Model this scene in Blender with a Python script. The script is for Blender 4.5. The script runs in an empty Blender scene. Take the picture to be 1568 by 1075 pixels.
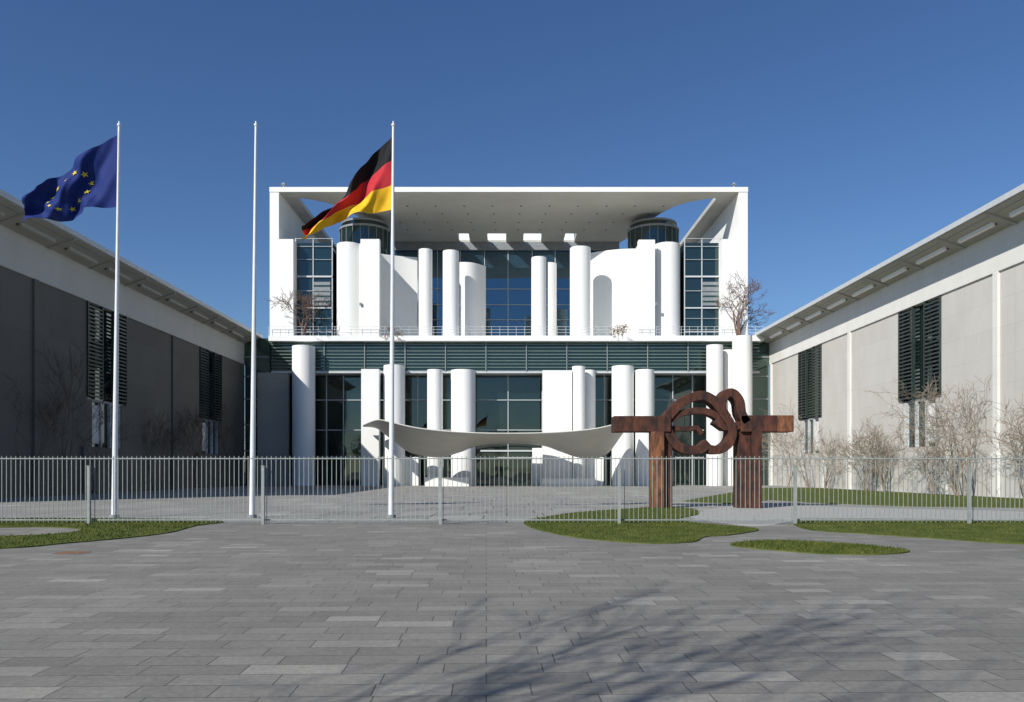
import bpy, bmesh, math, random
from mathutils import Vector, Matrix
random.seed(7)
sc=bpy.context.scene
F=94.5; FOC=1200.0; EYE=1.7
def X(px,d=F): return (px-776.0)/FOC*d
def Z(py,d=F): return EYE-(py-722.0)/FOC*d
def G(px,py):
    d=FOC*EYE/(py-722.0); return ((px-776.0)/FOC*d,d)

# ---------------- materials
def newmat(name):
    m=bpy.data.materials.new(name); m.use_nodes=True
    nt=m.node_tree; b=nt.nodes['Principled BSDF']; return m,nt,b
def N(nt,t,**k):
    n=nt.nodes.new(t)
    for a,v in k.items(): setattr(n,a,v)
    return n
def noisy(name,c1,c2,scale=1.0,rough=0.7,bump=0.0,metal=0.0,stretch=(1,1,1),detail=6,spec=0.4,lo=0.32,hi=0.68):
    m,nt,b=newmat(name)
    tc=N(nt,'ShaderNodeTexCoord'); mp=N(nt,'ShaderNodeMapping'); mp.inputs['Scale'].default_value=stretch
    nz=N(nt,'ShaderNodeTexNoise'); nz.inputs['Scale'].default_value=scale; nz.inputs['Detail'].default_value=detail; nz.inputs['Roughness'].default_value=0.62
    cr=N(nt,'ShaderNodeValToRGB'); cr.color_ramp.elements[0].position=lo; cr.color_ramp.elements[1].position=hi
    cr.color_ramp.elements[0].color=(*c1,1); cr.color_ramp.elements[1].color=(*c2,1)
    L=nt.links.new
    L(tc.outputs['Object'],mp.inputs[0]); L(mp.outputs[0],nz.inputs['Vector']); L(nz.outputs['Fac'],cr.inputs[0]); L(cr.outputs[0],b.inputs['Base Color'])
    b.inputs['Roughness'].default_value=rough; b.inputs['Metallic'].default_value=metal; b.inputs['Specular IOR Level'].default_value=spec
    if bump:
        bp=N(nt,'ShaderNodeBump'); bp.inputs['Strength'].default_value=bump; bp.inputs['Distance'].default_value=0.05
        L(nz.outputs['Fac'],bp.inputs['Height']); L(bp.outputs[0],b.inputs['Normal'])
    return m
WHITE=noisy('white_render',(0.82,0.815,0.78),(0.88,0.88,0.855),0.5,0.75,stretch=(1,1,0.25))
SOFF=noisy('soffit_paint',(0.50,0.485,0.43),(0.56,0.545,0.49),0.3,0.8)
CANO=noisy('membrane',(0.56,0.55,0.50),(0.62,0.61,0.56),0.6,0.6)
FRAME=noisy('white_metal_frame',(0.5,0.53,0.54),(0.58,0.6,0.6),2,0.4)
GREY=noisy('grey_metal',(0.20,0.22,0.23),(0.28,0.30,0.31),3,0.45)
GGREEN=noisy('green_grey_louvre',(0.12,0.17,0.155),(0.17,0.22,0.205),3,0.45)
DARK=noisy('dark_interior',(0.012,0.014,0.016),(0.03,0.032,0.035),1,0.6)
DLOUV=noisy('dark_louvre',(0.02,0.032,0.03),(0.04,0.055,0.05),3,0.35)
GALV=noisy('galvanised_steel',(0.24,0.27,0.25),(0.33,0.36,0.34),6,0.45)
POLE=noisy('pole_aluminium',(0.70,0.71,0.72),(0.78,0.79,0.80),4,0.35)
RUST=noisy('weathered_steel',(0.020,0.011,0.010),(0.12,0.040,0.020),2.2,0.8,bump=0.5,stretch=(1.6,1.6,0.6),detail=10,lo=0.36,hi=0.66)
RUST2=noisy('sunlit_rust_steel',(0.05,0.022,0.014),(0.28,0.11,0.045),2.8,0.8,bump=0.5,stretch=(1.6,1.6,0.5),detail=10,lo=0.36,hi=0.64)  # lighter rust: sunlight on the leg face put into the colour
BARK=noisy('bark',(0.09,0.07,0.055),(0.16,0.13,0.10),6,0.9)
BARKP=noisy('pale_twig',(0.21,0.165,0.12),(0.32,0.26,0.20),6,0.9)
BARKR=noisy('reddish_twig',(0.13,0.08,0.06),(0.22,0.14,0.10),6,0.9)
COPPER=noisy('cast_iron_rust',(0.14,0.08,0.05),(0.24,0.15,0.10),8,0.7)
FOL=noisy('leaf',(0.04,0.06,0.02),(0.09,0.11,0.04),2,0.8)
def glass(name,col,gl,rough=0.02,wob=0.0,gcol=(0.9,0.95,1.0)):
    m,nt,b=newmat(name); L=nt.links.new
    out=nt.nodes['Material Output']
    b.inputs['Base Color'].default_value=(*col,1); b.inputs['Roughness'].default_value=0.5; b.inputs['Specular IOR Level'].default_value=0.0
    g=N(nt,'ShaderNodeBsdfGlossy'); g.inputs['Color'].default_value=(*gcol,1); g.inputs['Roughness'].default_value=rough
    fr=N(nt,'ShaderNodeFresnel'); fr.inputs['IOR'].default_value=1.6
    mr=N(nt,'ShaderNodeMath',operation='ADD'); mr.inputs[1].default_value=gl; mr.use_clamp=True
    mx=N(nt,'ShaderNodeMixShader')
    L(fr.outputs[0],mr.inputs[0]); L(mr.outputs[0],mx.inputs[0]); L(b.outputs[0],mx.inputs[1]); L(g.outputs[0],mx.inputs[2]); L(mx.outputs[0],out.inputs[0])
    tc=N(nt,'ShaderNodeTexCoord'); nz=N(nt,'ShaderNodeTexNoise'); nz.inputs['Scale'].default_value=0.35; nz.inputs['Detail'].default_value=1
    bp=N(nt,'ShaderNodeBump'); bp.inputs['Strength'].default_value=wob; bp.inputs['Distance'].default_value=0.1
    L(tc.outputs['Object'],nz.inputs['Vector']); L(nz.outputs[0],bp.inputs['Height']); L(bp.outputs[0],g.inputs['Normal'])
    return m
GL_BLUE=glass('blue_glass',(0.018,0.050,0.085),0.18,wob=0.1,gcol=(0.5,0.72,0.88))
GL_TOW=glass('tower_glass',(0.012,0.026,0.028),0.05,wob=0.3,gcol=(0.65,0.80,0.80))
GL_DARK=glass('dark_glass',(0.007,0.013,0.012),0.05,wob=0.2,gcol=(0.8,0.93,0.88))
GL_GRN=glass('green_glass',(0.025,0.052,0.044),0.06,wob=0.1,gcol=(0.7,0.88,0.80))
def concrete(name,c1,c2):
    m,nt,b=newmat(name); L=nt.links.new
    tc=N(nt,'ShaderNodeTexCoord'); sp=N(nt,'ShaderNodeSeparateXYZ'); cb=N(nt,'ShaderNodeCombineXYZ')
    L(tc.outputs['Object'],sp.inputs[0]); L(sp.outputs['Y'],cb.inputs['X']); L(sp.outputs['Z'],cb.inputs['Y'])
    br=N(nt,'ShaderNodeTexBrick'); br.offset=0.0; br.inputs['Scale'].default_value=1; br.inputs['Brick Width'].default_value=5.5; br.inputs['Row Height'].default_value=1.85
    br.inputs['Mortar Size'].default_value=0.018; br.inputs['Color1'].default_value=(*c1,1); br.inputs['Color2'].default_value=(*c2,1)
    br.inputs['Mortar'].default_value=(c1[0]*0.88,c1[1]*0.88,c1[2]*0.88,1); br.inputs['Mortar Smooth'].default_value=0.3
    L(cb.outputs[0],br.inputs['Vector'])
    mp=N(nt,'ShaderNodeMapping'); mp.inputs['Scale'].default_value=(1,1,0.5); nz=N(nt,'ShaderNodeTexNoise'); nz.inputs['Scale'].default_value=0.6; nz.inputs['Detail'].default_value=9; nz.inputs['Roughness'].default_value=0.65
    L(tc.outputs['Object'],mp.inputs[0]); L(mp.outputs[0],nz.inputs['Vector'])
    cr=N(nt,'ShaderNodeValToRGB'); cr.color_ramp.elements[0].color=(0.91,0.90,0.88,1); cr.color_ramp.elements[1].color=(1,1,1,1); cr.color_ramp.elements[0].position=0.3; cr.color_ramp.elements[1].position=0.65
    L(nz.outputs['Fac'],cr.inputs[0])
    mx=N(nt,'ShaderNodeMixRGB',blend_type='MULTIPLY'); mx.inputs[0].default_value=1
    L(br.outputs['Color'],mx.inputs[1]); L(cr.outputs[0],mx.inputs[2]); L(mx.outputs[0],b.inputs['Base Color']); b.inputs['Roughness'].default_value=0.85
    return m
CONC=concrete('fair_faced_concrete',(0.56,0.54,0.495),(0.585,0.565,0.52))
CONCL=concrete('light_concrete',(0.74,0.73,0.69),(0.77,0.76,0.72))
CONCD=concrete('brownish_shaded_concrete',(0.135,0.125,0.108),(0.155,0.145,0.122))  # brownish, with the left wing's shade darkened into the colour
CONCM=concrete('mid_concrete',(0.38,0.37,0.33),(0.41,0.40,0.36))

def paving(name,base,bw,bh,rot,contrast,mort=0.006,mc_=0.35,light=0.3):
    m,nt,b=newmat(name); L=nt.links.new
    tc=N(nt,'ShaderNodeTexCoord'); mp=N(nt,'ShaderNodeMapping'); mp.inputs['Rotation'].default_value=(0,0,rot)
    L(tc.outputs['Object'],mp.inputs[0])
    def brick(w,sq,freq,off,offq,c1,c2,mc,ms):
        br=N(nt,'ShaderNodeTexBrick'); br.offset=off; br.offset_frequency=offq; br.squash=sq; br.squash_frequency=freq
        br.inputs['Scale'].default_value=1; br.inputs['Brick Width'].default_value=w; br.inputs['Row Height'].default_value=bh
        br.inputs['Mortar Size'].default_value=ms; br.inputs['Mortar Smooth'].default_value=0.1
        br.inputs['Color1'].default_value=(c1,c1,c1,1); br.inputs['Color2'].default_value=(c2,c2,c2,1); br.inputs['Mortar'].default_value=(mc,mc,mc,1)
        L(mp.outputs[0],br.inputs['Vector']); return br
    b1=brick(bw,0.72,3,0.43,2,1-contrast,1+contrast,mc_,mort)
    n1=N(nt,'ShaderNodeTexNoise'); n1.inputs['Scale'].default_value=0.22; n1.inputs['Detail'].default_value=5
    n2=N(nt,'ShaderNodeTexNoise'); n2.inputs['Scale'].default_value=16; n2.inputs['Detail'].default_value=6; n2.inputs['Roughness'].default_value=0.8
    n3=N(nt,'ShaderNodeTexNoise'); n3.inputs['Scale'].default_value=1.7; n3.inputs['Detail'].default_value=5; n3.inputs['Roughness'].default_value=0.7
    def rng(n,lo,hi):
        L(tc.outputs['Object'],n.inputs['Vector'])
        r=N(nt,'ShaderNodeMapRange'); r.inputs['From Min'].default_value=0.3; r.inputs['From Max'].default_value=0.7; r.inputs['To Min'].default_value=lo; r.inputs['To Max'].default_value=hi
        L(n.outputs['Fac'],r.inputs[0]); return r
    r1=rng(n1,0.86,1.10); r2=rng(n2,0.74,1.24); r3=rng(n3,0.90,1.09)
    k=N(nt,'ShaderNodeMath',operation='MULTIPLY'); L(r1.outputs[0],k.inputs[0]); L(r2.outputs[0],k.inputs[1])
    kk=N(nt,'ShaderNodeMath',operation='MULTIPLY'); L(k.outputs[0],kk.inputs[0]); L(r3.outputs[0],kk.inputs[1])
    pw=N(nt,'ShaderNodeMapRange'); pw.inputs['From Min'].default_value=1-contrast; pw.inputs['From Max'].default_value=1+contrast
    pw.inputs['To Min'].default_value=0; pw.inputs['To Max'].default_value=1
    L(b1.outputs['Color'],pw.inputs[0])
    p2=N(nt,'ShaderNodeMath',operation='POWER'); p2.inputs[1].default_value=12; L(pw.outputs[0],p2.inputs[0])
    ad=N(nt,'ShaderNodeMath',operation='MULTIPLY_ADD'); ad.inputs[1].default_value=light; L(p2.outputs[0],ad.inputs[0]); L(b1.outputs['Color'],ad.inputs[2])
    k2=N(nt,'ShaderNodeMath',operation='MULTIPLY'); L(kk.outputs[0],k2.inputs[0]); L(ad.outputs[0],k2.inputs[1])
    mx=N(nt,'ShaderNodeVectorMath',operation='SCALE'); mx.inputs[0].default_value=base; L(k2.outputs[0],mx.inputs['Scale'])
    L(mx.outputs[0],b.inputs['Base Color']); b.inputs['Roughness'].default_value=0.8
    bp=N(nt,'ShaderNodeBump'); bp.inputs['Strength'].default_value=0.3; bp.inputs['Distance'].default_value=0.01
    L(k2.outputs[0],bp.inputs['Height']); L(bp.outputs[0],b.inputs['Normal'])
    return m
PAVE=paving('granite_slabs',(0.222,0.211,0.182),0.85,0.33,math.radians(-1.5),0.14,0.006,0.35)
COURT=paving('courtyard_slabs',(0.29,0.28,0.255),2.0,2.0,math.radians(0),0.06,0.03)
GRND=noisy('city_ground',(0.10,0.10,0.09),(0.16,0.155,0.14),0.1,0.9)
GRASS=noisy('turf',(0.052,0.080,0.015),(0.125,0.135,0.036),1.3,0.95,bump=0.5,spec=0.1,detail=10)
PATH=noisy('pale_gravel_path',(0.34,0.335,0.31),(0.42,0.41,0.38),3,0.9)
def plain(name,c,r=0.75):
    return noisy(name,tuple(v*0.9 for v in c),tuple(min(1,v*1.08) for v in c),3,r,spec=0.2)
BLK=plain('black_cloth',(0.012,0.012,0.014)); RED=plain('red_cloth',(0.50,0.03,0.04)); GLD=plain('gold_cloth',(0.85,0.48,0.02))
EUB=plain('blue_cloth',(0.012,0.028,0.15)); STR=plain('star_cloth',(0.70,0.56,0.05))

# ---------------- mesh builder
class MB:
    def __init__(s): s.v=[];s.f=[];s.m=[];s.mats=[];s.sm=[]
    def mi(s,mat):
        if mat not in s.mats: s.mats.append(mat)
        return s.mats.index(mat)
    def face(s,vs,mat,smooth=False):
        b=len(s.v); s.v+=[tuple(p) for p in vs]; s.f.append(tuple(range(b,b+len(vs)))); s.m.append(s.mi(mat)); s.sm.append(smooth)
    def raw(s,vs,fs,mat,smooth=False):
        b=len(s.v); s.v+=[tuple(p) for p in vs]; k=s.mi(mat)
        for f in fs: s.f.append(tuple(b+i for i in f)); s.m.append(k); s.sm.append(smooth)
    def box(s,x0,x1,y0,y1,z0,z1,mat):
        if x0>x1:x0,x1=x1,x0
        vs=[(x0,y0,z0),(x1,y0,z0),(x1,y1,z0),(x0,y1,z0),(x0,y0,z1),(x1,y0,z1),(x1,y1,z1),(x0,y1,z1)]
        s.raw(vs,[(0,3,2,1),(4,5,6,7),(0,1,5,4),(1,2,6,5),(2,3,7,6),(3,0,4,7)],mat)
    def prism(s,pts,z0,z1,mat,smooth=False):
        n=len(pts)
        a=sum(pts[i][0]*pts[(i+1)%n][1]-pts[(i+1)%n][0]*pts[i][1] for i in range(n))
        if a<0: pts=pts[::-1]
        vs=[(x,y,z0) for x,y in pts]+[(x,y,z1) for x,y in pts]
        s.raw(vs,[(i,(i+1)%n,n+(i+1)%n,n+i) for i in range(n)],mat,smooth)
        s.raw(vs,[tuple(range(n-1,-1,-1)),tuple(range(n,2*n))],mat)
    def cyl(s,cx,cy,r,z0,z1,mat,n=32,r1=None,dx=0):
        r1=r if r1 is None else r1
        vs=[(cx+r*math.cos(2*math.pi*i/n),cy+r*math.sin(2*math.pi*i/n),z0) for i in range(n)]+[(cx+dx+r1*math.cos(2*math.pi*i/n),cy+r1*math.sin(2*math.pi*i/n),z1) for i in range(n)]
        s.raw(vs,[(i,(i+1)%n,n+(i+1)%n,n+i) for i in range(n)],mat,True)
        s.raw(vs,[tuple(range(n-1,-1,-1)),tuple(range(n,2*n))],mat)
    def wall(s,path,t,z0,z1,mat):
        L=[];R=[]
        for i,p in enumerate(path):
            a=Vector(path[max(i-1,0)]);b=Vector(path[min(i+1,len(path)-1)]);d=(b-a).normalized();n=Vector((-d.y,d.x))*t/2
            L.append((p[0]+n.x,p[1]+n.y));R.append((p[0]-n.x,p[1]-n.y))
        for i in range(len(path)-1):
            s.prism([L[i],L[i+1],R[i+1],R[i]],z0,z1,mat)
    def tube(s,p0,p1,r0,r1,mat,n=4):
        p0=Vector(p0);p1=Vector(p1);d=(p1-p0)
        if d.length<1e-5:return
        d.normalize();a=d.orthogonal().normalized();b=d.cross(a)
        vs=[p0+(a*math.cos(2*math.pi*i/n)+b*math.sin(2*math.pi*i/n))*r0 for i in range(n)]+[p1+(a*math.cos(2*math.pi*i/n)+b*math.sin(2*math.pi*i/n))*r1 for i in range(n)]
        s.raw(vs,[(i,(i+1)%n,n+(i+1)%n,n+i) for i in range(n)],mat,True)
    def stroke(s,path,w,y0,y1,mat,cap=True):
        L=[];R=[]
        for i,p in enumerate(path):
            a=Vector(path[max(i-1,0)]);b=Vector(path[min(i+1,len(path)-1)]);d=(b-a).normalized();ww=(w[i] if isinstance(w,list) else w)/2
            n=Vector((-d.y,d.x))*ww; L.append((p[0]+n.x,p[1]+n.y));R.append((p[0]-n.x,p[1]-n.y))
        k=len(path)
        vs=[(x,y0,z) for x,z in L]+[(x,y0,z) for x,z in R]+[(x,y1,z) for x,z in L]+[(x,y1,z) for x,z in R]
        fs=[]
        for i in range(k-1):
            fs+=[(i,i+1,k+i+1,k+i),(2*k+i,3*k+i,3*k+i+1,2*k+i+1),(i,2*k+i,2*k+i+1,i+1),(k+i,k+i+1,3*k+i+1,3*k+i)]
        fs+=[(0,k,3*k,2*k),(k-1,3*k-1,4*k-1,2*k-1)]
        s.raw(vs,fs,mat)
    def obj(s,name,parent=None,recalc=True,bevel=0):
        me=bpy.data.meshes.new(name); me.from_pydata(s.v,[],s.f)
        for m in s.mats: me.materials.append(m)
        me.polygons.foreach_set('material_index',s.m); me.polygons.foreach_set('use_smooth',s.sm); me.update()
        o=bpy.data.objects.new(name,me); sc.collection.objects.link(o)
        if parent: o.parent=parent
        if bevel:
            b=o.modifiers.new('bevel','BEVEL'); b.width=bevel; b.segments=2; b.limit_method='ANGLE'
        return o
def empty(name,loc=(0,0,0)):
    e=bpy.data.objects.new(name,None); sc.collection.objects.link(e); e.empty_display_size=1; return e
def catmull(pts,n=8,closed=False):
    out=[];m=len(pts);P=[Vector(p) for p in pts]
    rng=range(m) if closed else range(m-1)
    for i in rng:
        if closed: a,b,c,d=P[(i-1)%m],P[i],P[(i+1)%m],P[(i+2)%m]
        else: a,b,c,d=P[max(i-1,0)],P[i],P[i+1],P[min(i+2,m-1)]
        for k in range(n):
            t=k/n; out.append(tuple(0.5*((2*b)+(c-a)*t+(2*a-5*b+4*c-d)*t*t+(3*b-a-3*c+d)*t**3)))
    if not closed: out.append(tuple(P[-1]))
    return out
def interp(tab,x):
    if x<=tab[0][0]: return tab[0][1]
    for (a,b),(c,d) in zip(tab,tab[1:]):
        if x<=c: return b+(d-b)*(x-a)/(c-a)
    return tab[-1][1]

# ---------------- ground
b=MB(); b.box(-1500,1500,-1500,1500,-0.5,0,GRND); b.obj('ground')
b=MB(); b.face([(-90,-40,0.004),(90,-40,0.004),(90,25.6,0.004),(-90,25.6,0.004)],PAVE); b.obj('plaza_pavement')
b=MB(); b.face([(-60,25.6,0.004),(60,25.6,0.004),(60,100,0.004),(-60,100,0.004)],COURT); b.obj('courtyard_pavement')

# ---------------- main building
B=empty('chancellery_building')
TZ=Z(515)  # terrace
zr0,zr1=Z(294),Z(287)
b=MB()
xl0,xl1=X(413),X(427); xr0,xr1=X(1131),X(1145)
b.box(xl0,xl1,F,F+26,Z(366),zr1,WHITE); b.box(xr0,xr1,F,F+26,Z(366),zr1,WHITE)
b.box(xl0,X(449),F,F+4,TZ,Z(366),WHITE); b.box(X(1106),xr1,F,F+4,TZ,Z(366),WHITE)
b.box(xl0,xl1,F+4.002,F+26,TZ,Z(366),WHITE); b.box(xr0,xr1,F+4.002,F+26,TZ,Z(366),WHITE)
b.obj('side_walls',B)
b=MB()
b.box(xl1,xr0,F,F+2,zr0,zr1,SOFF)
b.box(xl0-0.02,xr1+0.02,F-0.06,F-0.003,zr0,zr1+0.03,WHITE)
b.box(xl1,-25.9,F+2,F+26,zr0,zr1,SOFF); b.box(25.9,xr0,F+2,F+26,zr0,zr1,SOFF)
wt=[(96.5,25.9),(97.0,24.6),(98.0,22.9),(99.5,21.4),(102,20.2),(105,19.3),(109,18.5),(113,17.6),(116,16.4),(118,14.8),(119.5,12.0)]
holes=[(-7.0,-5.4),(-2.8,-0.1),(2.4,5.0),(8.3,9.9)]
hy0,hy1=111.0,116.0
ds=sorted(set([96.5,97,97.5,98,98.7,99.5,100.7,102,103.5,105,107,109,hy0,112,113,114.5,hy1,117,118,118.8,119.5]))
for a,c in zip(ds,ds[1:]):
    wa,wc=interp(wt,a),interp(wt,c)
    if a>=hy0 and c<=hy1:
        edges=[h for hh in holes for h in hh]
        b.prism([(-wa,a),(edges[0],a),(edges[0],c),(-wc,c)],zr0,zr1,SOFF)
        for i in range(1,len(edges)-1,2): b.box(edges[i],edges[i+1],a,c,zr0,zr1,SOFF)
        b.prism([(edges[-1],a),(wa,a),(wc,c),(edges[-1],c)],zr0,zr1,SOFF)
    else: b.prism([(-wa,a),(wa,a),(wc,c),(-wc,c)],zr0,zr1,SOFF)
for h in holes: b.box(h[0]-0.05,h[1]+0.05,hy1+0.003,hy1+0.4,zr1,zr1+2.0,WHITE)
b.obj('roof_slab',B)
b=MB()
for d in (99.5,102.5,106,109.3):
    w=interp(wt,d)-1.5; n=12
    for i in range(n):
        x=-w+2*w*i/(n-1); b.cyl(x,d,0.14,zr0-0.03,zr0-0.002,DARK,10)
b.obj('roof_downlights',B)
b=MB()
for x in (X(432),X(1126)):
    b.cyl(x,F+0.6,0.05,zr1,zr1+0.8,WHITE,8); b.box(x-0.25,x+0.25,F+0.4,F+0.8,zr1+0.5,zr1+0.65,GREY)
b.obj('roof_masts',B)
b=MB()
tx0,tx1=X(413),X(1168)
b.box(tx0,tx1,F-0.5,F+27,Z(523),TZ,WHITE)
b.obj('terrace_slab',B)
b=MB()
y=F-0.35
for i in range(0,61):
    x=tx0+(tx1-tx0)*i/60; b.box(x-0.02,x+0.02,y-0.02,y+0.02,TZ,TZ+1.1,FRAME)
for h in (0.4,0.75,1.1): b.box(tx0,tx1,y-0.018,y+0.018,TZ+h-0.018,TZ+h+0.018,FRAME)
b.obj('terrace_railing',B)
b=MB()
def rounded(px0,px1,pyt,d,depth,mat=WHITE):
    x0,x1=X(px0,d),X(px1,d); c=(x0+x1)/2; r=(x1-x0)/2
    pts=[(c+r*math.cos(t),d+depth*0.45-depth*0.45*math.sin(t)) for t in [math.pi*i/20 for i in range(21)]]
    pts+=[(x0,d+depth+1),(x1,d+depth+1)]
    b.prism(pts,TZ,Z(pyt,d),mat,True)
rounded(511,551,370,F+0.8,4); rounded(1004,1046,370,F+0.8,4)
b.box(X(552),X(581),F,F+1.0,TZ,Z(366),WHITE); b.box(X(978),X(1003),F,F+1.0,TZ,Z(367),WHITE)
b.box(X(552)-0.3,X(581)-0.8,F+1.0,F+6,TZ,Z(369),WHITE); b.box(X(980),X(1003),F+1.0,F+6,TZ,Z(369),WHITE)
b.box(X(551),X(554),F-0.25,F-0.003,Z(468),Z(464),GREY); b.box(X(1003),X(1006),F-0.25,F-0.003,Z(468),Z(464),GREY)
def arcwall(pxa,da,pxb,db,bul,py,t=0.4):
    p0=Vector((X(pxa,da),da));p1=Vector((X(pxb,db),db)); path=[]
    for i in range(25):
        u=i/24; p=p0.lerp(p1,u); n=Vector((0,1)); q=p+n*bul*math.sin(math.pi*u); path.append((q.x,q.y))
    b.wall(path,t,TZ,Z(py,da),WHITE)
arcwall(575,F+5.0,639,F+7.0,0.3,388); arcwall(905,F+7.0,981,F+5.0,-0.6,388)
def col(px0,px1,pyt,d,z0,mat=WHITE,n=36):
    r=(X(px1,d)-X(px0,d))/2; b.cyl((X(px0,d)+X(px1,d))/2,d+r,r,z0,Z(pyt,d),mat,n)
col(640,661,380,F+1.5,TZ);col(677,702,382,F+1.5,TZ);col(814,837,392,F+1.5,TZ);col(874,906,376,F+1.2,TZ)
arcwall(704,F+6,742,F+8,-0.8,402); arcwall(839,F+7,851,F+7.3,-0.1,402)
b.obj('upper_walls_and_columns',B)
b=MB(); d=F+21
b.box(-16.5,16.5,d,d+0.3,TZ,zr0-0.003,GL_BLUE)
b.obj('central_glazing',B)
b=MB()
for px in (540,590,640,670,705,742,778,815,850,880,915,965): 
    x=X(px,d); b.box(x-0.05,x+0.05,d-0.1,d-0.003,TZ,zr0-1.2,FRAME)
for z in (Z(443,d),Z(467,d),Z(490,d)): b.box(-16.5,16.5,d-0.16,d-0.103,z-0.05,z+0.05,FRAME)
b.box(-16.5,16.5,d-0.6,d-0.2,zr0-1.2,zr0-0.05,GREY)
for i in range(16):
    x=random.uniform(-8,8); h=random.uniform(0.6,2.2); b.box(x,x+random.uniform(0.3,1.2),d-2.5,d-1.8,TZ,TZ+h*0.5,FRAME)
b.obj('central_glazing_frames',B)
b=MB(); fr=MB()
for (p0,p1) in ((453,509),(1048,1103)):
    d=F+1.6; x0,x1=X(p0,d),X(p1,d)
    b.box(x0,x1,d,d+7,TZ,Z(372,d),GL_TOW)
    xm=[x0,x0+(x1-x0)*0.48,x1]
    for k,x in enumerate(xm): fr.box(x-0.05,x+0.05,d-0.15,d-0.004,TZ,Z(365,d),FRAME)
    for py,t in ((366,.05),(378,.05),(424,.2),(398,.035),(446,.05),(472,.16),(488,.035),(508,.08)):
        fr.box(x0,x1,d-0.22,d-0.153,Z(py,d)-t/2,Z(py,d)+t/2,FRAME)
    xx0,xx1=(x0+(x1-x0)*0.5,x1-0.25)
    fr.box(xx0,xx1,d-0.1,d-0.02,Z(468,d),Z(432,d),GREY); 
    for q in range(4): fr.box(xx0,xx1,d-0.14,d-0.103,Z(462-8*q,d)-0.1,Z(462-8*q,d)+0.1,GL_GRN)
b.obj('stair_tower_glass',B); fr.obj('stair_tower_frames',B)
b=MB()
for px in (559,1000):
    d=F+10; R=3.3; b.cyl(X(px,d),d,R,TZ,Z(345,d-R),GL_TOW,48); b.cyl(X(px,d),d,R+.12,Z(345,d-R)+0.001,Z(342,d-R),GREY,48)
    for i in range(20):
        a=2*math.pi*i/20; b.cyl(X(px,d)+(R+.03)*math.cos(a),d+(R+.03)*math.sin(a),0.04,TZ,Z(345,d-R),GREY,6)
    b.cyl(X(px,d),d,R-.3,Z(342,d-R),Z(335,d-R),GL_DARK,48); b.cyl(X(px,d),d,R-.2,Z(335,d-R)+.001,Z(332,d-R),GREY,48)
b.obj('roof_lantern_drums',B)
b=MB(); gl0,gl1=X(413)+0.1,X(1165)-0.1
b.box(gl0,gl1,F+0.6,F+0.9,Z(568),Z(523)-0.003,GL_GRN)
b.obj('louvre_band_glass',B)
b=MB()
for i in range(9):
    z=Z(526+i*5); b.box(gl0,gl1,F+0.25,F+0.45,z-0.12,z-0.03,GGREEN)
for px in range(496,1100,31*2): b.box(X(px)-0.05,X(px)+0.05,F+0.1,F+0.24,Z(568),Z(523)-0.003,GREY)
b.obj('louvres',B)
b=MB(); 
b.box(X(413),X(1165),F+2.5,F+2.8,0,Z(568),GL_DARK)
b.obj('foyer_glass',B)
b=MB()
b.box(gl0,gl1,F+0.2,F+2.45,Z(571),Z(568)-0.003,FRAME)
for px in (477,500,526,640,700,728,778,830,925,1002,1030,1060,1084): 
    d=F+2.4; b.box(X(px,d)-0.045,X(px,d)+0.045,d-0.1,d+0.09,0,Z(571),FRAME)
for py in (610,657,700): b.box(X(477),X(1085),F+2.2,F+2.29,Z(py)-0.045,Z(py)+0.045,FRAME)
b.obj('foyer_glazing_frames',B)
b=MB(); b.box(X(413)+.3,X(1165)-.3,F+3,F+27,0,Z(524),DARK); b.obj('building_core',B)
b=MB(); d=F-2.2
def flat(px0,px1,pyt,d,th,mat=WHITE): b.box(X(px0,d),X(px1,d),d,d+th,0,Z(pyt,d),mat)
col(443,478,528,d,0); flat(553,580,565,d-0.2,1.2); col(585,618,558,d,0); col(653,677,565,d,0); col(689,727,565,d+0.6,0)
flat(831,876,567,d,0.8); col(877,897,560,d-0.2,0); col(892,913,566,d+1.6,0); col(939,973,559,d,0); col(975,1004,565,d,0)
col(1085,1110,527,d,0); col(1126,1156,513,d-0.5,0); col(1108,1127,535,d+1.5,0)
b.obj('forecourt_columns',B)
b=MB(); d=F-1
b.prism([(X(815,d),d),(X(833,d),d),(X(833,d),d+.5),(X(815,d),d+.5)],0,Z(686,d),WHITE)
b.box(X(650,d-4),X(718,d-4),d-4,d-3,0,Z(731,d-4),WHITE); b.box(X(830,d-4),X(912,d-4),d-4,d-3,0,Z(733,d-4),WHITE)
for (a,c) in ((620,640),(905,925)):
    b.box(X(a,d),X(c,d),d+0.5,d+0.8,0,Z(700,d),WHITE)
b.box(X(735,d),X(825,d),d+1,d+1.2,Z(690,d)-.1,Z(690,d)+.1,FRAME)
b.obj('entrance_walls',B)
fr_=[(556,650),(578,642),(600,646),(650,656),(730,662),(830,662),(900,657),(940,649),(962,640)]
bk_=[(556,652),(578,655),(600,672),(625,690),(655,698),(680,698),(705,691),(730,682),(780,678),(830,681),(858,690),(885,699),(912,701),(932,691),(948,670),(962,650)]
frc=catmull(fr_,10); bkc=catmull(bk_,10)
b=MB(); n=80;mrows=10; vs=[]
for i in range(n+1):
    px=556+(962-556)*i/n; f_=interp(frc,px); k_=interp(bkc,px)
    for j in range(mrows+1):
        v=j/mrows; d=83+v*8; py=f_+(k_-f_)*v
        vs.append((X(px,d),d,Z(py,d)))
fs=[(i*(mrows+1)+j,(i+1)*(mrows+1)+j,(i+1)*(mrows+1)+j+1,i*(mrows+1)+j+1) for i in range(n) for j in range(mrows)]
b.raw(vs,fs,CANO,True)
o=b.obj('entrance_canopy',B); s=o.modifiers.new('thick','SOLIDIFY'); s.thickness=0.12
b=MB()
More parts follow.
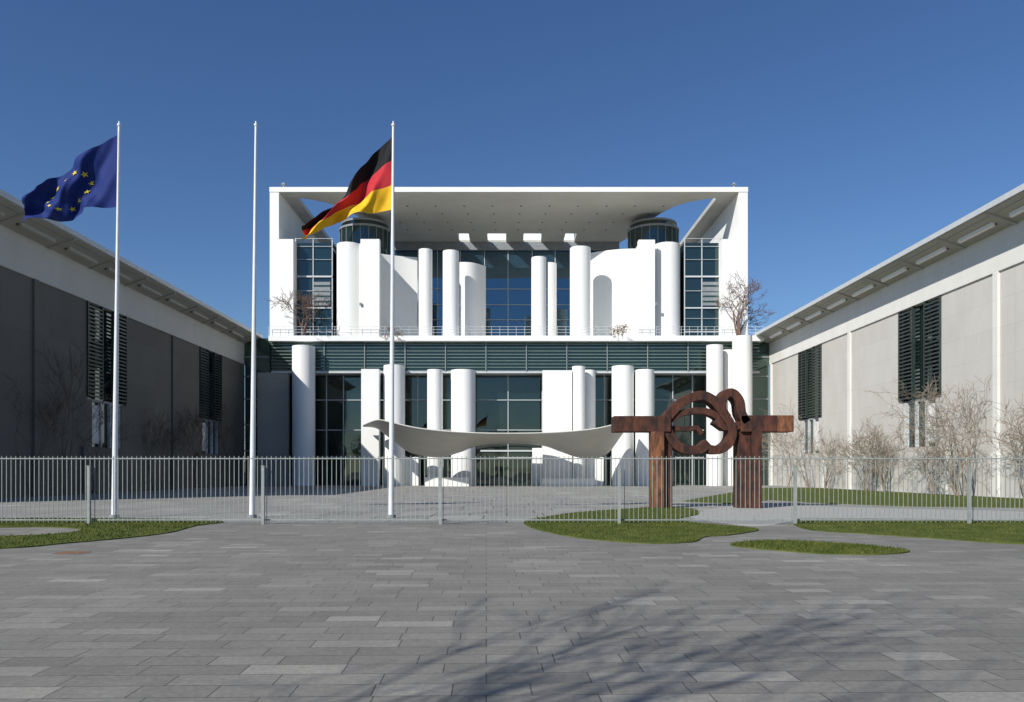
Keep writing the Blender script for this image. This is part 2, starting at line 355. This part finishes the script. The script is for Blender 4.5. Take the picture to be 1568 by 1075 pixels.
for sgn in (-1,1):
    x0=sgn*28.9; x1=sgn*31.9
    b.box(x0,x1,F+1,F+4,0,Z(516),GL_GRN)
    for z in (Z(545),Z(575),Z(610),Z(650),Z(690)): b.box(x0,x1,F+0.85,F+0.98,z-0.08,z+0.08,GREY)
b.box(X(393),X(441),F+0.3,F+0.8,0,Z(570),CONCM)
b.obj('wing_link_glazing',B)

# ---------------- wings
def wing(sgn,shift,name,low,strip,dvm,eavem):
    W=empty(name); y0,y1=38.0,96.0; xw=32.0
    zs=14.75; zt=17.3
    cw=[(61+shift),(83+shift),(39+shift)]
    dv=[51.3+shift,73.3+shift,95.0]
    b=MB()
    def bx(xa,xb,ya,yb,za,zb,m): b.box(sgn*xa,sgn*xb,ya,yb,za,zb,m)
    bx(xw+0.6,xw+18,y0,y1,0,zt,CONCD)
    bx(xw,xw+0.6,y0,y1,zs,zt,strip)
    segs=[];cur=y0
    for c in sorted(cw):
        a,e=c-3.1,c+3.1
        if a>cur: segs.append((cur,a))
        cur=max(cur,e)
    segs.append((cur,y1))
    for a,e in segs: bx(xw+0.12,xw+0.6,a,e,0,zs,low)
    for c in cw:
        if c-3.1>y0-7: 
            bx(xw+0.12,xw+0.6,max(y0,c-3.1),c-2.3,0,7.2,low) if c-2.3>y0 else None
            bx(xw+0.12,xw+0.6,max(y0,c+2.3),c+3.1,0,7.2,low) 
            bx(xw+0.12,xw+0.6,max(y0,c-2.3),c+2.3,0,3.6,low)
    b.obj('walls',W)
    b=MB()
    for c in dv:
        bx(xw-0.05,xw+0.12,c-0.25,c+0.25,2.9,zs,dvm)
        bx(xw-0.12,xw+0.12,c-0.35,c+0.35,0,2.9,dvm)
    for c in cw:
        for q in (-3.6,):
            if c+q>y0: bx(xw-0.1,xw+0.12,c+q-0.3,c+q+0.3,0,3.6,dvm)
    b.obj('pilasters',W)
    b=MB()
    for c in cw:
        a,e=max(y0,c-3.1),c+3.1
        bx(xw+0.45,xw+0.55,a,e,3.6,zs,GL_DARK)
        for k in range(24):
            z=7.5+k*(zs-7.6)/24
            for (p,q) in ((c-3.0,c-0.9),(c+0.9,c+3.0)):
                p=max(p,y0)
                if q>p: bx(xw+0.0,xw+0.16,p,q,z,z+0.13,DLOUV)
        for p in (-3.05,-0.9,0.9,3.0):
            if c+p>y0: bx(xw-0.02,xw+0.25,c+p-0.05,c+p+0.05,7.4,zs,DLOUV)
        for p in (-2.25,-0.75,0.75,2.25):
            if c+p>y0: bx(xw+0.2,xw+0.44,c+p-0.09,c+p+0.09,3.6,7.2,FRAME)
        if c-3>y0: bx(xw+0.3,xw+0.44,c-3.1,c+3.1,7.15,7.35,GREY)
        if c-2>y0: bx(xw+0.32,xw+0.43,c-2.15,c-0.9,3.9,6.9,CONCL)
    b.obj('windows',W)
    b=MB()
    ex=30.0
    def quadprism(pts,ya,yb,m):
        vs=[(sgn*x,ya,z) for x,z in pts]+[(sgn*x,yb,z) for x,z in pts]; n=len(pts)
        b.raw(vs,[(i,(i+1)%n,n+(i+1)%n,n+i) for i in range(n)]+[tuple(range(n)),tuple(range(2*n-1,n-1,-1))],m)
    quadprism([(ex,17.95),(ex,18.28),(xw+18,19.8),(xw+18,18.0),(xw+0.6,17.3),(xw-0.05,17.3)],y0-0.3,y1,eavem)
    b.obj('roof_slab',W)
    b=MB()
    bx(ex-0.12,ex-0.005,y0-0.3,y1,18.0,18.36,FRAME)
    def sof(x): return 17.95-(x-30)*(0.65/1.95)
    def strip_(xa,xb,a,e,dz,m):
        vs=[(sgn*xa,a,sof(xa)),(sgn*xb,a,sof(xb)),(sgn*xb,e,sof(xb)),(sgn*xa,e,sof(xa))]
        vs2=[(x,yy,z-dz) for x,yy,z in vs]
        b.raw(vs+vs2,[(0,1,2,3),(4,7,6,5),(0,4,5,1),(1,5,6,2),(2,6,7,3),(3,7,4,0)],m)
    y=y0+1
    while y<y1-4:
        strip_(30.95,31.15,y,y+3.8,0.22,WHITE if sgn>0 else CONCM); strip_(31.16,31.34,y,y+3.8,0.03,DARK)  # slot light and gap shade painted as strip colours, duller on the left
        strip_(30.1,31.9,y+4.5,y+4.75,0.12,eavem)
        strip_(30.4,30.46,y-0.8,y+4.4,0.02,GREY)
        y+=5.5
    b.obj('eave_details',W)
wing(1,0,'office_wing',CONC,CONCL,CONCL,CONCM); wing(-1,2,'office_wing',CONCD,CONC,CONCD,CONCM)  # left wing takes darker materials: its shade is put into the colours

# ---------------- fence
b=MB(); fd=25.3; fz=2.2
x=-31.0
while x<31.0:
    b.box(x-0.009,x+0.009,fd-0.009,fd+0.009,0.06,fz,GALV); x+=0.15
b.box(-31,31,fd-0.03,fd-0.012,fz-0.10,fz-0.065,GALV); b.box(-31,31,fd-0.03,fd-0.012,0.12,0.16,GALV)
for px in (-390,-125,140,405,675,947,1215,1480,1745,2010):
    xx=X(px,fd); 
    b.box(xx-0.045,xx+0.045,fd-0.20,fd-0.10,0,1.85,GALV); b.box(xx-0.05,xx+0.05,fd-0.21,fd-0.09,1.85,1.89,GALV)
    b.box(xx-0.02,xx+0.02,fd-0.10,fd-0.03,1.6,1.66,GALV); b.box(xx-0.02,xx+0.02,fd-0.10,fd-0.03,0.3,0.36,GALV)
b.obj('security_fence')

# ---------------- flagpoles
pd=28.7
for (pb,pt) in ((175,182.5),(386,392),(599,602.3)):
    b=MB(); xb=X(pb,pd); xt=X(pt,pd)
    b.cyl(xb,pd,0.105,0,14.35,POLE,20,r1=0.045,dx=xt-xb)
    b.cyl(xb,pd,0.17,0,0.12,GREY,20); b.cyl(xt,pd,0.07,14.35,14.42,POLE,12); b.cyl(xt+0.0,pd,0.03,14.42,14.52,POLE,10)
    b.tube((xb+0.10,pd-0.12,1.0),(xt+0.03,pd-0.09,14.1),0.006,0.006,GREY,4)
    b.obj('flagpole')
def flag(name,T,Bm,bands,amp,ph):
    T=catmull([(i/(len(T)-1),p[0],p[1]) for i,p in enumerate(T)],10); Bm=catmull([(i/(len(Bm)-1),p[0],p[1]) for i,p in enumerate(Bm)],10)
    def at(tab,u):
        k=min(max(u,0),1)*(len(tab)-1); i=min(int(k),len(tab)-2); t=k-i
        return tab[i][1]*(1-t)+tab[i+1][1]*t, tab[i][2]*(1-t)+tab[i+1][2]*t
    def pos(u,v,off=0):
        a=at(T,u);c=at(Bm,u); g=min(1,u*3)
        px=a[0]+(c[0]-a[0])*v; py=a[1]+(c[1]-a[1])*v
        px+=g*3*math.sin(6.5*v+9*u+ph)*v*(1-v)*4
        py+=g*4*math.sin(8*u+ph)*v*(1-v)
        dy=g*(amp*math.sin(11*u-6.5*v+ph)+amp*0.45*math.sin(20*u+8*v+ph*2)+0.03*math.sin(45*u-17*v))
        return (X(px,pd),pd+dy+off,Z(py,pd))
    b=MB(); nu,nv=90,48
    vs=[pos(i/nu,j/nv) for i in range(nu+1) for j in range(nv+1)]
    for k,(v0,v1,m) in enumerate(bands):
        fs=[(i*(nv+1)+j,i*(nv+1)+j+1,(i+1)*(nv+1)+j+1,(i+1)*(nv+1)+j) for i in range(nu) for j in range(nv) if v0<=(j+0.5)/nv<v1]
        b.raw(vs,fs,m,True)
    return b,pos
gb,_=flag('g',[(602,207),(577,231),(551,263),(527,294),(496,325),(468,346)],[(600,321),(573,325),(548,329),(520,337),(490,352),(461,369)],[(0,1/3,BLK),(1/3,2/3,RED),(2/3,1.01,GLD)],0.22,0.6)
gb.obj('german_flag')
eb,pos=flag('e',[(182,205),(151,224),(115,247),(85,269),(60,287),(38,304)],[(179,317),(150,319),(125,323),(102,338),(68,336),(34,339)],[(0,1.01,EUB)],0.20,2.0)
for k in range(12):
    a=2*math.pi*k/12; cu=0.52+0.30*math.cos(a)/1.45; cv=0.5+0.30*math.sin(a)
    for off in (-0.025,0.025):
        pts=[]
        for q in range(10):
            r=0.046 if q%2==0 else 0.019; t=math.pi*q/5-math.pi/2
            pts.append(pos(cu+r*math.cos(t)/1.45,cv+r*math.sin(t),off))
        c=pos(cu,cv,off)
        for q in range(10): eb.face([c,pts[q],pts[(q+1)%10]],STR)
eb.obj('european_union_flag')

# ---------------- sculpture
b=MB(); sd=36.4
def P(*pts): return [(X(p[0],sd),Z(p[1],sd)) for p in pts]
def w(px): return px/FOC*sd
ya,yb=sd-0.5,sd+0.5
b.box(X(938,sd),X(1024,sd),ya,yb,Z(662,sd),Z(638,sd),RUST)
b.box(X(1130,sd),X(1185,sd),ya+0.02,yb-0.02,Z(662,sd),Z(637,sd),RUST); b.box(X(1185,sd)+.002,X(1210,sd),ya+0.02,yb-0.02,Z(662,sd),Z(637,sd),RUST2)
b.box(X(994,sd),X(1014,sd),ya-0.02,sd+0.1,0,Z(662,sd)+0.01,RUST2); b.box(X(1014,sd)+.003,X(1028,sd),sd-0.25,yb,0,Z(660,sd),RUST)  # left slab coloured as the lit face of the leg
b.box(X(1127,sd),X(1147,sd),sd-0.3,yb,0,Z(660,sd),RUST); b.box(X(1147,sd)+.003,X(1161,sd),ya-0.03,sd+0.1,0,Z(660,sd),RUST)
b.stroke(catmull(P((1012,650),(1022,637),(1038,620),(1056,610),(1074,607),(1090,615),(1101,628),(1110,641)),8),w(14),ya+0.05,yb-0.1,RUST)
b.stroke(catmull(P((1016,650),(1024,668),(1034,682),(1050,689),(1070,688),(1082,678)),8),w(14),ya+0.08,yb-0.08,RUST)
b.stroke(catmull(P((1024,644),(1040,634),(1060,630),(1080,631),(1096,639),(1104,650)),8),w(10),ya+0.15,yb-0.2,RUST)
b.stroke(P((1030,656),(1052,657),(1066,655),(1074,665)),w(8),ya+0.3,yb-0.3,RUST)
b.stroke(catmull(P((1140,648),(1132,634),(1129,616),(1120,604),(1110,604),(1103,614),(1103,632),(1114,648),(1118,664),(1112,680),(1098,689),(1082,688)),8),w(13),ya+0.02,yb-0.05,RUST)
b.stroke(P((1138,648),(1124,655),(1106,655),(1092,645)),w(10),ya+0.1,yb-0.15,RUST)
o=b.obj('steel_sculpture',bevel=0.025)

# ---------------- lawns
def inside(p,poly):
    x,y=p;c=False;j=len(poly)-1
    for i in range(len(poly)):
        if (poly[i][1]>y)!=(poly[j][1]>y) and x<(poly[j][0]-poly[i][0])*(y-poly[i][1])/(poly[j][1]-poly[i][1])+poly[i][0]: c=not c
        j=i
    return c
def lawn(pts,blades,smooth=True,z=0.03,hh=0.06):
    poly=catmull([p for p in pts],8,True) if smooth else pts
    b=MB(); b.prism([(p[0],p[1]) for p in poly],0.0,z,GRASS)
    xs=[p[0] for p in poly];ys=[p[1] for p in poly]; k=0
    fs=[];vs=[]
    tries=0
    while k<blades and tries<blades*6:
        tries+=1
        p=(random.uniform(min(xs),max(xs)),random.uniform(min(ys),max(ys)))
        if not inside(p,poly): continue
        k+=1; a=random.uniform(0,math.pi); ww=0.012; h=random.uniform(0.4,1)*hh
        dx,dy=math.cos(a)*ww,math.sin(a)*ww; lx,ly=random.uniform(-.03,.03),random.uniform(-.03,.03)
        q=len(vs); vs+=[(p[0]-dx,p[1]-dy,z-0.005),(p[0]+dx,p[1]+dy,z-0.005),(p[0]+lx,p[1]+ly,z+h)]; fs.append((q,q+1,q+2))
    if vs: b.raw(vs,fs,GRASS)
    return b.obj('lawn')
g=G
lawn([g(-200,800),g(0,795),g(180,795),g(300,797),g(342,800),g(300,806),g(262,816),g(200,824),g(100,833),g(0,841),g(-300,850),g(-350,826),g(-100,824),g(60,820),g(125,813),g(80,808),g(-60,809),g(-200,808)],14000)
lawn([g(806,805),g(812,797),g(880,786),g(960,780),g(1010,777),g(1060,780),g(1070,788),g(1040,795),g(1070,802),g(1120,806),g(1162,812),g(1120,820),g(1080,823),g(1060,831),g(990,833),g(900,826),g(840,816)],16000)
lawn([g(1122,833),g(1180,829),g(1260,832),g(1340,838),g(1393,845),g(1350,850),g(1260,849),g(1180,843),g(1130,838)],5000)
lawn([g(1215,802),g(1240,797),g(1400,797),g(1568,799),g(1750,801),g(1900,812),g(1800,836),g(1568,834),g(1440,826),g(1320,818),g(1240,812)],12000)
lawn([g(1045,768),g(1100,758),g(1165,747.5),(31.9,80),(31.9,60),(31.9,39),g(1700,779),g(1568,778),g(1400,776),g(1260,771),g(1180,766),g(1120,772)],9000,False,0.03,0.10)
b=MB(); b.prism([(x,y) for x,y in catmull([g(1060,788),g(1130,774),g(1240,775),g(1400,780),g(1568,784),g(1568,795),g(1400,794),g(1240,793),g(1215,798),g(1160,806),g(1080,797)],6,True)],0.0,0.012,PATH); b.obj('gravel_path')
b=MB(); mx,my=g(110,847); b.cyl(mx,my,0.36,0.0,0.010,COPPER,32); b.cyl(mx,my,0.42,0.0,0.007,GREY,32)
for i in range(-3,4): b.box(mx-0.28,mx+0.28,my+i*0.08-0.012,my+i*0.08+0.012,0.0101,0.016,COPPER)
b.obj('manhole_cover')

# ---------------- bare trees
def grow(b,p,d,L,r,lev,mat,spread=0.6,up=0.15,minr=0.006):
    segs=3; q=Vector(p); dd=Vector(d).normalized()
    for i in range(segs):
        dd=(dd+Vector((random.gauss(0,.10),random.gauss(0,.10),random.gauss(0,.06)+up*0.3))).normalized()
        r1=max(minr,r*(1-0.13)); e=q+dd*L/segs; b.tube(q,e,r,r1,mat,5 if r>0.03 else 3); 
        if lev>0 and i>0:
            for k in range(random.choice((1,2))):
                a=dd.orthogonal().normalized(); a.rotate(Matrix.Rotation(random.uniform(0,6.28),3,dd))
                grow(b,e,(dd+a*random.uniform(0.6,1.3)*spread*1.5),L*random.uniform(.55,.8),max(minr,r1*random.uniform(.45,.65)),lev-1,mat,spread,up,minr)
        q=e; r=r1
def tree(name,x,y,z,h,lev,r,mat,seed,stems=1,spread=0.6,up=0.15,minr=0.006,tilt=0.15):
    random.seed(seed); b=MB()
    for s in range(stems):
        a=random.uniform(0,6.28); t=random.uniform(0,tilt) if stems>1 else 0.03
        grow(b,(x+random.uniform(-.2,.2)*(stems>1),y+random.uniform(-.2,.2)*(stems>1),z),(math.cos(a)*t,math.sin(a)*t,1),h*0.45,r,lev,mat,spread,up,minr)
    return b.obj(name)
# square tree beside the viewer: trunk, fork and a vase of ascending limbs
random.seed(17); b=MB(); tx,ty=-6.9,-2.1
b.tube((tx,ty,0),(tx+0.05,ty,1.8),0.18,0.15,BARK,10); b.tube((tx+0.05,ty,1.8),(tx,ty+0.05,3.3),0.15,0.13,BARK,10)
for s in range(7):
    a=2*math.pi*s/7+random.uniform(-.2,.2); t=random.uniform(0.10,0.38)
    grow(b,(tx,ty+0.05,3.2),(math.cos(a)*t,math.sin(a)*t,1),random.uniform(2.7,3.5),0.055,3,BARK,0.30,0.3,0.011)
b.obj('bare_tree')
tree('terrace_tree',X(465),F-0.1,TZ,5.4,4,0.11,BARKR,21,stems=5,spread=.7,minr=0.024,tilt=.5)
tree('terrace_tree',X(1128),F-0.9,TZ,6.2,4,0.12,BARKR,22,stems=6,spread=.7,minr=0.024,tilt=.9)
tree('terrace_shrub',X(600),F-0.1,TZ-0.3,1.8,3,0.04,BARKP,23,stems=9,spread=.9,up=-.1,minr=0.02,tilt=1.6)
tree('terrace_shrub',X(953),F-0.1,TZ-0.3,2.2,3,0.04,BARKP,24,stems=9,spread=.9,up=-.1,minr=0.02,tilt=1.6)
k=30
for (yy,h,st) in ((80,8,4),(76,5,5),(67.5,5,8),(64.5,5.5,8),(57,3.5,5),(54,8.5,5),(52.5,7,5),(86,8,3),(47,6,4)):
    tree('wall_shrub',31.0,yy,0,h,4,0.05,BARKP,k,stems=st,spread=.7,up=.1,minr=0.011,tilt=.6); k+=1
for (yy,h,st) in ((56,9,3),(60,6,3),(70,6,3),(74,6,3),(79,8,3),(88,8,3),(52,7,4)):
    tree('wall_shrub',-31.5,yy,0,h,4,0.04,BARK,k,stems=st,spread=.45,up=.3,minr=0.012,tilt=.3); k+=1
random.seed(3); b=MB()
for i in range(22):
    cx=-110+i*10+random.uniform(-3,3); cy=-70+random.uniform(-6,6); h=random.uniform(11,18)
    b.tube((cx,cy,0),(cx,cy,h*0.5),0.35,0.2,BARK,6)
    for k in range(700):
        a=Vector((random.gauss(0,1),random.gauss(0,1),random.gauss(0,1))); a=a.normalized()*random.uniform(0.4,1)
        c=Vector((cx+a.x*4.5,cy+a.y*4.5,h*0.62+a.z*h*0.36)); s=random.uniform(.25,.6)
        u=Vector((random.gauss(0,1),random.gauss(0,1),random.gauss(0,1))).normalized()*s; v=u.orthogonal().normalized()*s
        b.face([c-u,c+v,c+u],FOL)
b.obj('distant_trees')

# ---------------- light
az,el=math.radians(42),math.radians(35)
dirv=Vector((math.sin(az)*math.cos(el),math.cos(az)*math.cos(el),-math.sin(el)))
l=bpy.data.lights.new('sun','SUN'); l.energy=5.0; l.angle=math.radians(0.53); l.color=(1.0,0.965,0.90)
lo=bpy.data.objects.new('sun',l); sc.collection.objects.link(lo); lo.rotation_euler=dirv.to_track_quat('-Z','Y').to_euler(); lo.location=(-50,-60,60)
wd=bpy.data.worlds.new('World'); sc.world=wd; wd.use_nodes=True; nt=wd.node_tree
bg=nt.nodes['Background']; sk=nt.nodes.new('ShaderNodeTexSky'); sk.sky_type='NISHITA'; sk.sun_disc=False
sk.sun_elevation=el; sk.sun_rotation=math.radians(222); sk.air_density=1.1; sk.dust_density=0.0; sk.ozone_density=6.5
hs=nt.nodes.new('ShaderNodeHueSaturation'); hs.inputs['Saturation'].default_value=1.08; hs.inputs['Hue'].default_value=0.507
nt.links.new(sk.outputs[0],hs.inputs['Color']); nt.links.new(hs.outputs[0],bg.inputs[0])
bg.inputs[1].default_value=0.092
cam=bpy.data.cameras.new('camera'); co=bpy.data.objects.new('camera',cam); sc.collection.objects.link(co); sc.camera=co
co.location=(0,0,EYE); co.rotation_euler=(math.radians(90),0,0)
cam.sensor_width=36; cam.lens=FOC/1568*36; cam.shift_y=(722-537.5)/1568; cam.shift_x=(784-776)/1568; cam.clip_end=4000
sc.view_settings.view_transform='Standard'; sc.view_settings.look='None'; sc.view_settings.exposure=0
